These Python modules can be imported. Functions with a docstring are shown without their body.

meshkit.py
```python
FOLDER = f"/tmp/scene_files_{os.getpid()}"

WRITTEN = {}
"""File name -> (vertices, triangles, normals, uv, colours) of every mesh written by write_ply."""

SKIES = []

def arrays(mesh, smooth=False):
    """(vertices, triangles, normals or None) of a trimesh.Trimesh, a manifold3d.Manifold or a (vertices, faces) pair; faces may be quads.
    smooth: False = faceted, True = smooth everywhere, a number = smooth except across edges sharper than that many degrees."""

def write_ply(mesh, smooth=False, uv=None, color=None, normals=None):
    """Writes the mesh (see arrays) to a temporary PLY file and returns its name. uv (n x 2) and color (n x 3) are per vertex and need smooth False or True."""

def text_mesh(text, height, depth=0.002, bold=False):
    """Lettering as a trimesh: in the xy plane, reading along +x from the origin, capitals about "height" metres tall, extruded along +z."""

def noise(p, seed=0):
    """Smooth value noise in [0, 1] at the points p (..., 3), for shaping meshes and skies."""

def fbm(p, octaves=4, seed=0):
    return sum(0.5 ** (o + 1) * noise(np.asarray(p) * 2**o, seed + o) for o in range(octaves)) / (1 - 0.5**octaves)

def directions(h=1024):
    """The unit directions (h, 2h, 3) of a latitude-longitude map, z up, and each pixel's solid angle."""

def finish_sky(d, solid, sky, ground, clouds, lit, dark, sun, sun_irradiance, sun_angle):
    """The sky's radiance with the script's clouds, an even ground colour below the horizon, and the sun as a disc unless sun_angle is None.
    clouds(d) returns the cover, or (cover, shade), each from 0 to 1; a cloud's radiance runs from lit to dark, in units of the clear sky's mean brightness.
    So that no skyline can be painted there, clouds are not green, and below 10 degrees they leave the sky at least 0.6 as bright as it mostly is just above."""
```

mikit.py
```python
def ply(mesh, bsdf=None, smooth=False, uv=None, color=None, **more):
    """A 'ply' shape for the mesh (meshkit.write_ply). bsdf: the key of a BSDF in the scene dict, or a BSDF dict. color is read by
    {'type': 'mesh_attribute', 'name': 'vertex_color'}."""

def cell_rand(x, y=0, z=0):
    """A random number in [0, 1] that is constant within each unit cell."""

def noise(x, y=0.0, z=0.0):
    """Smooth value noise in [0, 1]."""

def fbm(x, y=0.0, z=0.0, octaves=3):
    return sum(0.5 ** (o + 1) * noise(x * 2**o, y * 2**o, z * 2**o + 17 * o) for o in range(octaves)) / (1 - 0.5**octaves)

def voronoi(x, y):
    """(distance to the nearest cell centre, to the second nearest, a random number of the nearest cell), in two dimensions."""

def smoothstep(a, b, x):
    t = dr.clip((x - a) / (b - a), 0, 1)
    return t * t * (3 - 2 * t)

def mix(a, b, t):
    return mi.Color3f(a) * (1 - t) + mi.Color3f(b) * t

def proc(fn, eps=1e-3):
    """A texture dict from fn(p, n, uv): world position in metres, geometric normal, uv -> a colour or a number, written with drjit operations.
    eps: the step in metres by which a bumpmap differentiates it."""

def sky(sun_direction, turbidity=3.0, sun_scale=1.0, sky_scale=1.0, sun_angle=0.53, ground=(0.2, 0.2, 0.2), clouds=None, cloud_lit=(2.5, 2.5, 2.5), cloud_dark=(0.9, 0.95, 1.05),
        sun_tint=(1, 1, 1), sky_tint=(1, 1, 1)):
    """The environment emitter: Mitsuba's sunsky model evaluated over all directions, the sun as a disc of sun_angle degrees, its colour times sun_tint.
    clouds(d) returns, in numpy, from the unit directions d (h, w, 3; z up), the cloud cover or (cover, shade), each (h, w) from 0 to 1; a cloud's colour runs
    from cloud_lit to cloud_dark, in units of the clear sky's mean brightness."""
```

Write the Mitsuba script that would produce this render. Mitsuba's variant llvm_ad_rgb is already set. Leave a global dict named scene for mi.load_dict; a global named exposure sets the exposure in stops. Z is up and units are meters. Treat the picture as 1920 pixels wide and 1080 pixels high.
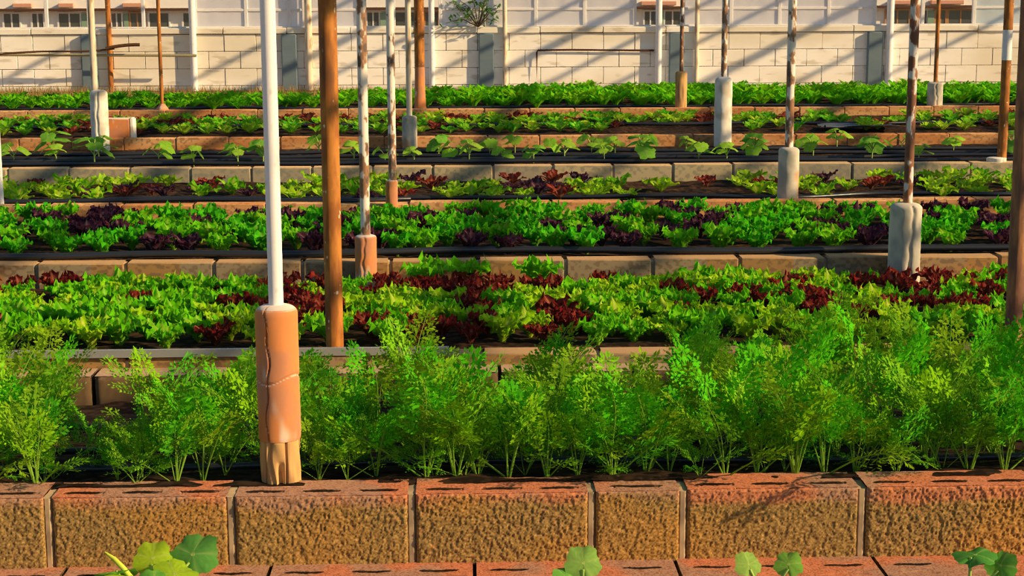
import math, random
import numpy as np, trimesh, drjit as dr
import mitsuba as mi
import mikit, meshkit
from mikit import noise, fbm, voronoi, cell_rand, smoothstep, mix, proc

T = mi.ScalarTransform4f
scene, labels = {}, {}
rng = np.random.default_rng(7)

# ------------------------------------------------------------------ camera, sky, exposure
YAW, PITCH, ROLL, FPX, EYE = 0.03, math.radians(9.95), math.radians(0.2), 3100.0, np.array([0, 0, 1.4])
_h = np.array([math.sin(YAW), math.cos(YAW), 0]); _r = np.array([math.cos(YAW), -math.sin(YAW), 0]); _z = np.array([0, 0, 1.0])
_fw = _h * math.cos(PITCH) - _z * math.sin(PITCH)
_up = (_h * math.sin(PITCH) + _z * math.cos(PITCH)) * math.cos(ROLL) + _r * math.sin(ROLL)
scene['camera'] = {'type': 'perspective', 'fov': 2 * math.degrees(math.atan(960 / FPX)), 'fov_axis': 'x', 'near_clip': 0.05, 'far_clip': 400.0,
                   'to_world': T().look_at(origin=EYE.tolist(), target=(EYE + _fw).tolist(), up=_up.tolist())}
SUN = (0.85, -0.35, 0.42)
scene['sky'] = mikit.sky(SUN, turbidity=3.0, sun_scale=1.0, sky_scale=0.72, sun_angle=0.7, ground=(0.25, 0.2, 0.12), sun_tint=(1.0, 0.91, 0.74), sky_tint=(1.0, 0.98, 0.95))
exposure = 2.25

# ------------------------------------------------------------------ materials
def rgb(r, g, b): return {'type': 'rgb', 'value': [r, g, b]}
def pr(base, rough=0.7, spec=0.3, **k): return {'type': 'principled', 'base_color': base, 'roughness': rough, 'specular': spec, **k}
def mat(name, d):
    scene[name] = {'type': 'twosided', 'bsdf': d}
    return name
def bump(d, fn, scale, eps=0.001): return {'type': 'bumpmap', 'arbitrary': proc(fn, eps), 'scale': scale, 'bsdf': d}

def c_block(p, n, uv):      # sandy aggregate block, brick-red dust on upper faces
    v = fbm(p.x * 3.1, p.y * 3.1, p.z * 5.0, 3)
    g = fbm(p.x * 330, p.y * 330, p.z * 250, 2)
    c = mix((0.40, 0.21, 0.055), (0.29, 0.19, 0.065), smoothstep(0.35, 0.65, v))
    c = mix(c, (0.085, 0.042, 0.015), smoothstep(0.50, 0.34, g) * 0.6)
    c = mix(c, (0.58, 0.36, 0.14), smoothstep(0.6, 0.78, g) * 0.7)
    w = fbm(p.x * 5, p.z * 9, 1.0, 3)
    red = dr.maximum(smoothstep(0.5, 0.8, dr.abs(n.z) + 0.4 * (v - 0.5)), smoothstep(0.280, 0.312, p.z + 0.07 * (w - 0.5)) * 0.8)
    dust = mix((0.56, 0.20, 0.105), (0.40, 0.23, 0.16), smoothstep(0.42, 0.62, fbm(p.x * 7, p.y * 7, 3.0, 2)))
    return mix(c, mix(dust, (0.22, 0.08, 0.04), smoothstep(0.5, 0.36, g) * 0.7), red)
mat('m_block', pr(proc(c_block), 0.9, 0.1))
def c_kerb(p, n, uv):       # older kerb blocks deeper in the garden: grey, tan and rusty patches
    v = fbm(p.x * 1.3, p.y * 2.0, p.z * 3.0, 3)
    w = cell_rand(p.x / 0.4 + 0.21, dr.round(p.y), 5)
    g = fbm(p.x * 60, p.y * 60, p.z * 60, 2)
    c = mix((0.31, 0.19, 0.075), (0.26, 0.215, 0.14), smoothstep(0.35, 0.7, w))
    c = mix(c, (0.46, 0.22, 0.08), smoothstep(0.5, 0.72, v))
    c = mix(c, (0.13, 0.09, 0.06), smoothstep(0.55, 0.35, g) * 0.6)
    return mix(c, (0.42, 0.27, 0.14), smoothstep(0.5, 0.9, dr.abs(n.z)))
mat('m_kerb', pr(proc(c_kerb), 0.9, 0.1))
def c_kerb_grey(p, n, uv):
    w = cell_rand(p.x / 0.4 + 0.49, dr.round(p.y), 5)
    g = fbm(p.x * 40, p.y * 40, p.z * 40, 3)
    c = mix(mix((0.30, 0.27, 0.20), (0.42, 0.36, 0.22), smoothstep(0.3, 0.8, w)), (0.20, 0.20, 0.17), smoothstep(0.55, 0.35, g) * 0.7)
    return mix(c, (0.50, 0.34, 0.18), smoothstep(0.5, 0.9, dr.abs(n.z)))
mat('m_kerb_grey', pr(proc(c_kerb_grey), 0.9, 0.1))
def c_kerb_shade(p, n, uv):  # shade of the carrots painted dark on the faces, tops lighter tan
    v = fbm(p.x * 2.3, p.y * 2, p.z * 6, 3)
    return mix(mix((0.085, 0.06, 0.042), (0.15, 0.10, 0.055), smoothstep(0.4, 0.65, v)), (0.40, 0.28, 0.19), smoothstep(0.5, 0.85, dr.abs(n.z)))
mat('m_damp', pr(proc(c_kerb_shade), 0.9, 0.1))
def c_kerb_red(p, n, uv):
    v = fbm(p.x * 1.7, p.y * 2.0, p.z * 6.0, 3)
    g = fbm(p.x * 50, p.y * 50, p.z * 50, 2)
    c = mix((0.46, 0.20, 0.075), (0.58, 0.34, 0.16), smoothstep(0.35, 0.65, v))
    return mix(c, (0.20, 0.10, 0.05), smoothstep(0.5, 0.32, g) * 0.6)
mat('m_kerb_red', pr(proc(c_kerb_red), 0.9, 0.1))
def c_mortar(p, n, uv): return mix((0.48, 0.36, 0.22), (0.30, 0.22, 0.15), smoothstep(0.35, 0.65, fbm(p.x * 25, p.y * 25, p.z * 18, 3)))
mat('m_mortar', pr(proc(c_mortar), 0.95, 0.1))
def c_soil(p, n, uv):
    g = fbm(p.x * 40, p.y * 40, p.z * 40, 3)
    v = fbm(p.x * 1.5, p.y * 1.5, 0.5, 3)
    return mix((0.012, 0.008, 0.006), mix((0.04, 0.024, 0.016), (0.085, 0.042, 0.023), smoothstep(0.45, 0.7, v)), smoothstep(0.35, 0.75, g))
mat('m_soil', pr(proc(c_soil), 0.95, 0.1))
def c_ground(p, n, uv): return mix((0.22, 0.15, 0.09), (0.34, 0.26, 0.17), fbm(p.x * 3, p.y * 3, 0.0, 4))
mat('m_ground', pr(proc(c_ground), 0.95, 0.1))
def c_wash(p, n, uv):       # limewashed blockwork: cream with grey and ochre stains
    v = fbm(p.x * 0.7, p.y, p.z * 1.6, 4)
    s = fbm(p.x * 5.0, 0.0, p.z * 14.0, 3)
    c = mix((0.90, 0.89, 0.85), (0.74, 0.69, 0.58), smoothstep(0.42, 0.7, v))
    c = mix(c, (0.42, 0.36, 0.26), smoothstep(0.62, 0.8, s) * 0.5)
    return mix(c, (0.36, 0.29, 0.18), smoothstep(0.36, 0.27, p.z + 0.06 * v) * 0.7)
mat('m_wash', pr(proc(c_wash), 0.9, 0.1))
mat('m_joint', pr(rgb(0.20, 0.15, 0.10), 0.95, 0.1))
def c_pilaster(p, n, uv): return mix((0.11, 0.165, 0.22), (0.16, 0.215, 0.25), fbm(p.x * 6, p.y * 6, p.z * 9, 3))
mat('m_pilaster', pr(proc(c_pilaster), 0.85, 0.1))

def c_white(p, n, uv):
    v = fbm(p.x * 60, p.y * 60, p.z * 25, 3)
    return mix((0.78, 0.79, 0.82), (0.62, 0.62, 0.62), smoothstep(0.6, 0.8, v))
mat('m_pole_white', pr(proc(c_white), 0.5, 0.4))
def c_rust(p, n, uv):
    v = fbm(p.x * 45, p.y * 45, p.z * 9, 4)
    s = fbm(p.x * 90, p.y * 90, p.z * 40, 2)
    c = mix((0.28, 0.095, 0.02), (0.48, 0.19, 0.035), smoothstep(0.35, 0.7, v))
    c = mix(c, (0.10, 0.05, 0.025), smoothstep(0.55, 0.75, fbm(p.x * 20, p.y * 20, p.z * 5, 3)) * 0.7)
    return mix(c, (0.75, 0.62, 0.48), smoothstep(0.78, 0.84, s))
mat('m_pole_rust', pr(proc(c_rust), 0.65, 0.3))
def c_umber(p, n, uv): return mix((0.16, 0.075, 0.05), (0.34, 0.16, 0.07), smoothstep(0.4, 0.68, fbm(p.x * 40, p.y * 40, p.z * 8, 4)))
mat('m_pole_umber', pr(proc(c_umber), 0.65, 0.3))
def c_speck(p, n, uv):
    v = fbm(p.x * 38, p.y * 38, p.z * 16, 4)
    w = fbm(p.x * 10, p.y * 10, p.z * 3.2, 2)
    c = mix((0.78, 0.72, 0.66), (0.30, 0.16, 0.09), smoothstep(0.47, 0.58, v + 0.5 * (w - 0.5)))
    return mix(c, (0.12, 0.09, 0.08), smoothstep(0.62, 0.7, v))
mat('m_pole_speck', pr(proc(c_speck), 0.65, 0.3))
def c_dark(p, n, uv):
    v = fbm(p.x * 40, p.y * 40, p.z * 18, 4)
    w = fbm(p.x * 10, p.y * 10, p.z * 4.0 + 3, 2)
    c = mix((0.17, 0.075, 0.045), (0.30, 0.13, 0.06), smoothstep(0.4, 0.6, v))
    return mix(c, (0.62, 0.60, 0.60), smoothstep(0.56, 0.66, v + 0.6 * (w - 0.5)))
mat('m_pole_dark', pr(proc(c_dark), 0.65, 0.3))
def c_cream(p, n, uv):
    v = fbm(p.x * 40, p.y * 40, p.z * 7, 3)
    return mix((0.72, 0.62, 0.48), (0.45, 0.30, 0.17), smoothstep(0.5, 0.72, v))
mat('m_pole_cream', pr(proc(c_cream), 0.7, 0.3))
def c_terracotta(p, n, uv):
    v = fbm(p.x * 14, p.y * 14, p.z * 9, 4)
    c = mix((0.62, 0.24, 0.085), (0.50, 0.22, 0.12), smoothstep(0.4, 0.65, v))
    c = mix(c, (0.72, 0.60, 0.48), smoothstep(0.60, 0.75, fbm(p.x * 20, p.y * 20, p.z * 7 + 9, 3)) * 0.8)
    return mix(c, (0.68, 0.60, 0.54), smoothstep(0.5, 0.9, n.z))
mat('m_terracotta', pr(proc(c_terracotta), 0.85, 0.15))
def c_concrete(p, n, uv):
    v = fbm(p.x * 12, p.y * 12, p.z * 8, 4)
    c = mix((0.56, 0.52, 0.44), (0.36, 0.35, 0.31), smoothstep(0.35, 0.65, v))
    return mix(c, (0.50, 0.28, 0.13), smoothstep(0.58, 0.72, fbm(p.x * 9, p.y * 9, p.z * 5 + 4, 3)) * 0.8)
mat('m_concrete', pr(proc(c_concrete), 0.9, 0.15))
def c_plaster(p, n, uv): return mix((0.76, 0.73, 0.66), (0.55, 0.49, 0.40), smoothstep(0.45, 0.7, fbm(p.x * 14, p.y * 14, p.z * 10, 3)))
mat('m_plaster', pr(proc(c_plaster), 0.9, 0.15))
def c_wood(p, n, uv): return mix((0.60, 0.36, 0.15), (0.34, 0.19, 0.09), smoothstep(0.35, 0.7, fbm(p.x * 55, p.y * 55, p.z * 7, 3)))
mat('m_core', pr(proc(c_wood), 0.9, 0.1))
mat('m_hose', pr(rgb(0.018, 0.022, 0.032), 0.32, 0.55))
mat('m_sheet', pr(rgb(0.03, 0.033, 0.045), 0.35, 0.5))
mat('m_sheet_grey', pr(rgb(0.07, 0.085, 0.11), 0.5, 0.5))
mat('m_galv', pr(rgb(0.42, 0.45, 0.45), 0.45, 0.5, metallic=0.5))
mat('m_brown', pr(rgb(0.09, 0.045, 0.022), 0.8, 0.2))
mat('m_conduit', pr(rgb(0.07, 0.03, 0.02), 0.7, 0.2))
mat('m_pipe_olive', pr(rgb(0.30, 0.27, 0.15), 0.6, 0.3))
mat('m_frame', pr(rgb(0.72, 0.71, 0.72), 0.5, 0.3))
mat('m_house', pr(rgb(0.82, 0.80, 0.76), 0.9, 0.1))
mat('m_glass_dark', pr(rgb(0.07, 0.085, 0.085), 0.15, 0.5))
mat('m_shutter', pr(rgb(0.20, 0.33, 0.24), 0.6, 0.3))
mat('m_tile', pr(rgb(0.62, 0.32, 0.22), 0.85, 0.2))
mat('m_door', pr(rgb(0.42, 0.22, 0.10), 0.7, 0.2))
scene['m_film'] = {'type': 'principledthin', 'base_color': rgb(0.86, 0.86, 0.90), 'roughness': 0.5, 'diff_trans': 0.9, 'spec_trans': 0.0}
scene['m_film_blue'] = {'type': 'principledthin', 'base_color': rgb(0.70, 0.80, 0.84), 'roughness': 0.5, 'diff_trans': 0.9, 'spec_trans': 0.0}
scene['m_glass'] = {'type': 'thindielectric'}
VC = {'type': 'mesh_attribute', 'name': 'vertex_color'}
scene['m_leaf'] = {'type': 'principledthin', 'base_color': VC, 'roughness': 0.42, 'diff_trans': 0.95, 'spec_trans': 0.0, 'eta': 1.35}
scene['m_frond'] = {'type': 'principledthin', 'base_color': VC, 'roughness': 0.45, 'diff_trans': 0.6, 'spec_trans': 0.0, 'eta': 1.35}
scene['m_stem'] = {'type': 'twosided', 'bsdf': pr(VC, 0.5, 0.3)}

# ------------------------------------------------------------------ naming helpers
used = {}
def key_of(name):
    k = used.get(name, 0); used[name] = k + 1
    return name if k == 0 else f'{name}_{k:03d}'
def thing(name, label, cat, group=None, kind=None):
    k = key_of(name); labels[k] = {'label': label}
    if cat: labels[k]['category'] = cat
    if group: labels[k]['group'] = group
    if kind: labels[k]['kind'] = kind
    return k
def part(parent, name, shape, label=None, kind=None):
    k = key_of(f'{parent}__{name}') if parent else key_of(name)
    scene[k] = shape
    if label or kind: labels[k] = {a: b for a, b in (('label', label), ('kind', kind)) if b}
    return k
def at(shape, x=0, y=0, z=0, rz=0.0, s=1.0, rx=0.0):
    m = T().translate([x, y, z])
    if rz: m = m @ T().rotate([0, 0, 1], math.degrees(rz))
    if rx: m = m @ T().rotate([1, 0, 0], math.degrees(rx))
    if s != 1.0: m = m @ T().scale(s)
    return {**shape, 'to_world': m}

# ------------------------------------------------------------------ mesh helpers
def cat(meshes):
    vs, fs, o = [], [], 0
    for v, f in meshes:
        vs.append(v); fs.append(np.asarray(f) + o); o += len(v)
    return np.vstack(vs), np.vstack(fs)
def grid_faces(nu, nv, wrap=False):
    m = nv if wrap else nv - 1
    i, j = np.meshgrid(np.arange(nu - 1), np.arange(m), indexing='ij')
    a = i * nv + j; b = i * nv + (j + 1) % nv; c = (i + 1) * nv + (j + 1) % nv; d = (i + 1) * nv + j
    q = np.stack([a, b, c, d], -1).reshape(-1, 4)
    return np.vstack([q[:, [0, 1, 2]], q[:, [0, 2, 3]]])
def tube(pts, rad, sides=8, caps=True):
    p = np.asarray(pts, float); n = len(p)
    t = np.gradient(p, axis=0); t /= np.linalg.norm(t, axis=1, keepdims=True) + 1e-12
    ref = np.array([0, 0, 1.0]) if abs(t[:, 2]).mean() < 0.8 else np.array([1.0, 0, 0])
    a = np.cross(t, ref); a /= np.linalg.norm(a, axis=1, keepdims=True) + 1e-12
    b = np.cross(t, a)
    ang = np.arange(sides) * 2 * np.pi / sides
    r = np.broadcast_to(rad, (n,))[:, None, None]
    v = (p[:, None] + r * (np.cos(ang)[None, :, None] * a[:, None] + np.sin(ang)[None, :, None] * b[:, None])).reshape(-1, 3)
    f = grid_faces(n, sides, True)
    if caps:
        v = np.vstack([v, p[:1], p[-1:]]); k = n * sides
        i = np.arange(sides); j = (i + 1) % sides
        f = np.vstack([f, np.stack([j, i, i * 0 + k], 1), np.stack([i + (n - 1) * sides, j + (n - 1) * sides, i * 0 + k + 1], 1)])
    return v, f
def lathe(profile, sides=32, disp=None):
    pr_ = np.asarray(profile, float); ang = np.arange(sides) * 2 * np.pi / sides
    r, z = pr_[:, 0][:, None], pr_[:, 1][:, None]
    A = np.broadcast_to(ang[None], (len(pr_), sides))
    R = np.broadcast_to(r, A.shape).copy()
    if disp is not None: R = R + np.where(R > 1e-6, disp(A, np.broadcast_to(z, A.shape)), 0)
    v = np.stack([R * np.cos(A), R * np.sin(A), np.broadcast_to(z, A.shape)], -1).reshape(-1, 3)
    f = grid_faces(len(pr_), sides, True)[:, ::1]
    return v, f
def cbox(x0, x1, y0, y1, z0, z1, c=0.004):
    """a box with chamfered edges"""
    import manifold3d as m3
    cx = []
    for dx, dy, dz in ((c, c, 0), (c, 0, c), (0, c, c)):
        cx += [[x, y, z] for x in (x0 + dx, x1 - dx) for y in (y0 + dy, y1 - dy) for z in (z0 + dz, z1 - dz)]
    m = m3.Manifold.hull_points(np.array(cx)).to_mesh()
    return np.array(m.vert_properties[:, :3]), np.array(m.tri_verts)
def orient(mesh):
    t = trimesh.Trimesh(*mesh, process=False); trimesh.repair.fix_normals(t)
    return np.array(t.vertices), np.array(t.faces)
PL = mikit.ply

# ------------------------------------------------------------------ ground and soil
gy = np.array([-3, 3.3, 3.6, 15.0, 17.5, 21.3, 22.0, 30, 70, 120.0]); gz = np.array([-0.05, -0.05, -0.05, 0.0, 0.36, 0.25, 0.0, -0.9, -1.2, -1.2])
gx = np.array([-90, -20, -8, 0, 8, 20, 90.0])
GX, GY = np.meshgrid(gx, gy, indexing='ij')
part(None, 'ground', PL((np.stack([GX, GY, np.broadcast_to(gz, GX.shape)], -1).reshape(-1, 3), grid_faces(len(gx), len(gy))[:, ::-1]), 'm_ground', True))
labels['ground'] = {'label': 'dusty brown earth floor under the garden beds', 'kind': 'structure'}

BEDS = []     # (y0, z0, y1, z1): soil surface from front edge to back edge of every bed
def soil_z(b, y): 
    y0, z0, y1, z1 = BEDS[b]
    return z0 + (z1 - z0) * np.clip((y - y0) / (y1 - y0), 0, 1)
def add_bed(y0, z0, y1, z1, label, half, amp=0.012, res=0.03):
    half = half + 1.0
    BEDS.append((y0, z0, y1, z1)); b = len(BEDS) - 1
    nx, ny = int(2 * half / res), max(8, int((y1 - y0) / res))
    xs = np.linspace(-half + 0.03 * y0, half + 0.03 * y0, nx); ys = np.linspace(y0, y1, ny)
    X, Y = np.meshgrid(xs, ys, indexing='ij')
    P3 = np.stack([X * 7, Y * 7, X * 0 + b], -1)
    Z = soil_z(b, Y) + amp * 2 * (meshkit.fbm(P3, 4) - 0.5)
    Z = np.where((Y > y1 - 1e-6) | (Y < y0 + 1e-6), Z - 0.004, Z)
    part(None, 'soil_bed', (lambda m: PL(m, 'm_soil', True))((np.stack([X, Y, Z], -1).reshape(-1, 3), grid_faces(nx, ny)[:, ::-1])))
    labels['soil_bed' if b == 0 else f'soil_bed_{b:03d}'] = {'label': label, 'kind': 'structure'}
add_bed(2.6, 0.09, 3.385, 0.09, 'dark soil strip in front of the lowest block row', 1.8)
add_bed(3.604, 0.324, 5.385, 0.075, 'dark soil of the carrot bed', 1.9, 0.016, 0.022)
add_bed(5.60, 0.185, 7.445, 0.11, 'soil of the red and green lettuce bed behind the carrots', 2.4)
add_bed(7.55, 0.212, 9.195, 0.19, 'soil of the dense green and purple lettuce bed', 3.0)
add_bed(9.30, 0.252, 10.945, 0.20, 'reddish soil of the sparse young lettuce bed', 3.6, 0.02)
add_bed(11.05, 0.288, 12.795, 0.262, 'soil of the cucumber seedling bed with black hoses', 4.2, 0.015, 0.04)
add_bed(12.90, 0.330, 14.645, 0.36, 'soil of the small salad seedling bed', 5.0, 0.02, 0.05)
add_bed(14.75, 0.415, 16.95, 0.42, 'soil under the leafy green strip below the back wall', 5.8, 0.02, 0.06)

# ------------------------------------------------------------------ block kerbs between the beds
def rough_face_block(L, D, H, seed, res=0.003, amp=0.0021):
    """a hollow block: pitted face to the front, rounded arrises, three slots in its top"""
    r = np.random.default_rng(seed)
    nx, nz = int(L / res), int(H / res)
    xs, zs = np.linspace(0, L, nx), np.linspace(0, H, nz)
    X, Zg = np.meshgrid(xs, zs, indexing='ij')
    e = np.minimum.reduce([X, L - X, H - Zg, Zg + 0.02])
    rd = 0.008
    edge = np.where(e < rd, rd - np.sqrt(np.maximum(rd * rd - (rd - e) ** 2, 0)), 0)
    q = np.stack([X * 210, Zg * 150, X * 0 + seed * 3.3], -1)
    n = meshkit.fbm(q, 3, seed)
    Yg = edge + amp * np.clip((0.56 - n) * 4.5, -0.5, 1.6) + 0.003 * (meshkit.fbm(q / 14, 2, seed) - 0.5)
    front = (np.stack([X, Yg, Zg], -1).reshape(-1, 3), grid_faces(nx, nz))
    # top with slots: a grid whose slot cells sink
    ny = 36
    ys = np.linspace(0, D, ny)
    X2, Y2 = np.meshgrid(xs, ys, indexing='ij')
    Z2 = H - np.where(Y2 < 0.008, 0.008 - np.sqrt(np.maximum(0.008 ** 2 - (0.008 - Y2) ** 2, 0)), 0) * 0.8
    Z2 = Z2 + 0.0022 * (meshkit.fbm(np.stack([X2 * 60, Y2 * 60, X2 * 0 + seed], -1), 2) - 0.5)
    k = 3 if L > 0.3 else 1
    for i in range(k):
        cx = L * (i + 0.5) / k; w = (0.040 if k == 3 else 0.055) + r.uniform(-0.006, 0.006)
        inside = (np.abs(X2 - cx) < w) & (np.abs(Y2 - 0.036 - 0.002 * np.sin(X2 * 90)) < 0.009)
        crumb = meshkit.noise(np.stack([X2 * 38, Y2 * 20, X2 * 0 + seed + 5], -1)) > 0.14
        Z2 = np.where(inside & crumb, H - 0.002, Z2)
    Yt = Y2.copy(); Yt[:, 0] = Yg[:, -1]; Z2[:, 0] = H
    top = (np.stack([X2, Yt, Z2], -1).reshape(-1, 3), grid_faces(nx, ny))
    sides = cbox(0.004, L - 0.004, 0.008, D, 0, H - 0.056, 0.001)
    ends = cat([(np.array([[x, 0.008, 0], [x, D, 0], [x, D, H - 0.002], [x, 0.008, H - 0.006]]), np.array([[0, 1, 2], [0, 2, 3]])) for x in (0.0008, L - 0.0008)])
    v, f = cat([front, top, sides, ends])
    return v, f
def slot_shade(L, H, seed, y0=0.036):  # dark strips laid over the slots, standing in for the shade inside them
    r = np.random.default_rng(seed + 60); out = []; k = 3 if L > 0.3 else 1
    for i in range(k):
        cx = L * (i + 0.5) / k; w = 0.043 if k == 3 else 0.06
        xs = np.linspace(cx - w, cx + w, 25); hw = 0.0062 * np.sqrt(np.clip(1 - ((xs - cx) / w) ** 4, 0.02, 1)) * r.uniform(0.55, 1.1, 25)
        yc = y0 - 0.002 * np.sin(xs * 90)
        v = np.stack([np.stack([xs, yc - hw, xs * 0 + H + 0.0012], 1), np.stack([xs, yc, xs * 0 + H + 0.0018], 1), np.stack([xs, yc + hw, xs * 0 + H + 0.0012], 1)], 1).reshape(-1, 3)
        out.append((v, grid_faces(25, 3)[:, ::-1]))
    return cat(out)
YW1 = 3.53
k1 = thing('block_kerb', 'front row of coarse sandy hollow blocks holding the carrot bed', 'low wall')
xj = [-2.515, -2.115, -1.715, -1.311, -0.919, -0.517, -0.118, 0.282, 0.487, 0.889, 1.294, 1.70, 2.10, 2.50]
for i in range(len(xj) - 1):
    L = xj[i + 1] - xj[i] - 0.018
    m = rough_face_block(L, 0.12, 0.165, i + 1)
    dy_, dz_ = rng.uniform(-0.003, 0.003), rng.uniform(-0.003, 0.003)
    kb = part(k1, 'block', at(PL(m, 'm_block', True), xj[i] + 0.009, YW1 + dy_, 0.155 + dz_))
    part(kb, 'slot_shade', at(PL(slot_shade(L, 0.165, i + 1), 'm_soil', True), xj[i] + 0.009, YW1 + dy_, 0.155 + dz_), 'dark strips standing for the shade in the slots')
for i in range(1, len(xj) - 1):
    n_ = 16; zz = np.linspace(0.155, 0.3165, n_)
    w_ = 0.0086 + 0.001 * rng.random(n_)
    dep = 0.003 + 0.003 * rng.random(n_)
    vv = []
    for z_, w2, d_ in zip(zz, w_, dep): vv += [[-w2 - 0.004, 0.014, z_], [-w2 * 0.75, d_ + 0.001, z_], [w2 * 0.3, d_, z_], [w2 + 0.002, 0.016, z_], [0.008, 0.11, z_], [-0.008, 0.11, z_]]
    vv = np.array(vv); ff = grid_faces(n_, 6, True)
    tp = len(vv) - 6
    ff = np.vstack([ff, [[tp, tp + 1, tp + 2], [tp, tp + 2, tp + 3], [tp, tp + 3, tp + 4], [tp, tp + 4, tp + 5]]])
    part(k1, 'mortar_joint', at(PL((vv, ff), 'm_mortar', 40), xj[i], YW1, 0))
# the protruding footing row below it
kf = thing('block_kerb', 'reddish footing row of blocks jutting out at the bottom edge', 'low wall')
xl = [-2.68, -2.23, -1.78, -1.333, -0.882, -0.431, 0.02, 0.468, 0.914, 1.36, 1.80, 2.25, 2.70]
for i in range(len(xl) - 1):
    L = xl[i + 1] - xl[i] - 0.008
    v, f = rough_face_block(L, 0.16, 0.16, 40 + i, 0.008, 0.002)
    v = v.copy()
    kb = part(kf, 'block', at(PL((v, f), 'm_block', True), xl[i] + 0.004, 3.39, 0.0))
    part(kb, 'slot_shade', at(PL(slot_shade(L, 0.16, 20 + i, 0.085), 'm_soil', True), xl[i] + 0.004, 3.39, 0.0), 'dark strips standing for the shade in the slots')

def simple_block_meshes(L, D, H, n, seed):
    out = []
    for i in range(n):
        v, f = cbox(0, L, 0, D, 0, H, 0.006)
        out.append((v, f))
    return out
def kerb(label, y, z0, z1, half, L, x0, m, depth=0.11, gap=0.012, name='block_kerb'):
    k = thing(name, label, 'low wall')
    half = half + 1.2
    xs = np.arange(x0 - L * math.ceil((half + x0) / L), half + L, L)
    blk = PL(cbox(gap / 2, L - gap / 2, 0, depth, 0, z1 - z0, 0.006), m, 40)
    for x in xs:
        part(k, 'block', at(blk, x, y + rng.uniform(-0.006, 0.006), z0 + rng.uniform(-0.004, 0.004), rng.uniform(-0.004, 0.004)))
    part(k, 'mortar_bed', PL(cbox(xs[0] + 0.02, xs[-1] + L - 0.02, y + 0.012, y + depth - 0.012, z0 + 0.002, z1 - 0.012, 0.003), 'm_mortar'))
    return k
kerb('low block kerb topped by the metal channel behind the carrots', 5.50, 0.05, 0.207, 2.3, 0.4, 0.06, 'm_kerb')
k2 = thing('block_kerb', 'slotted footing row with shade painted on its faces behind the carrots', 'low wall')
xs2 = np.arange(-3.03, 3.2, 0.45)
v2, f2 = rough_face_block(0.438, 0.13, 0.16, 77, 0.011, 0.002)
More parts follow.
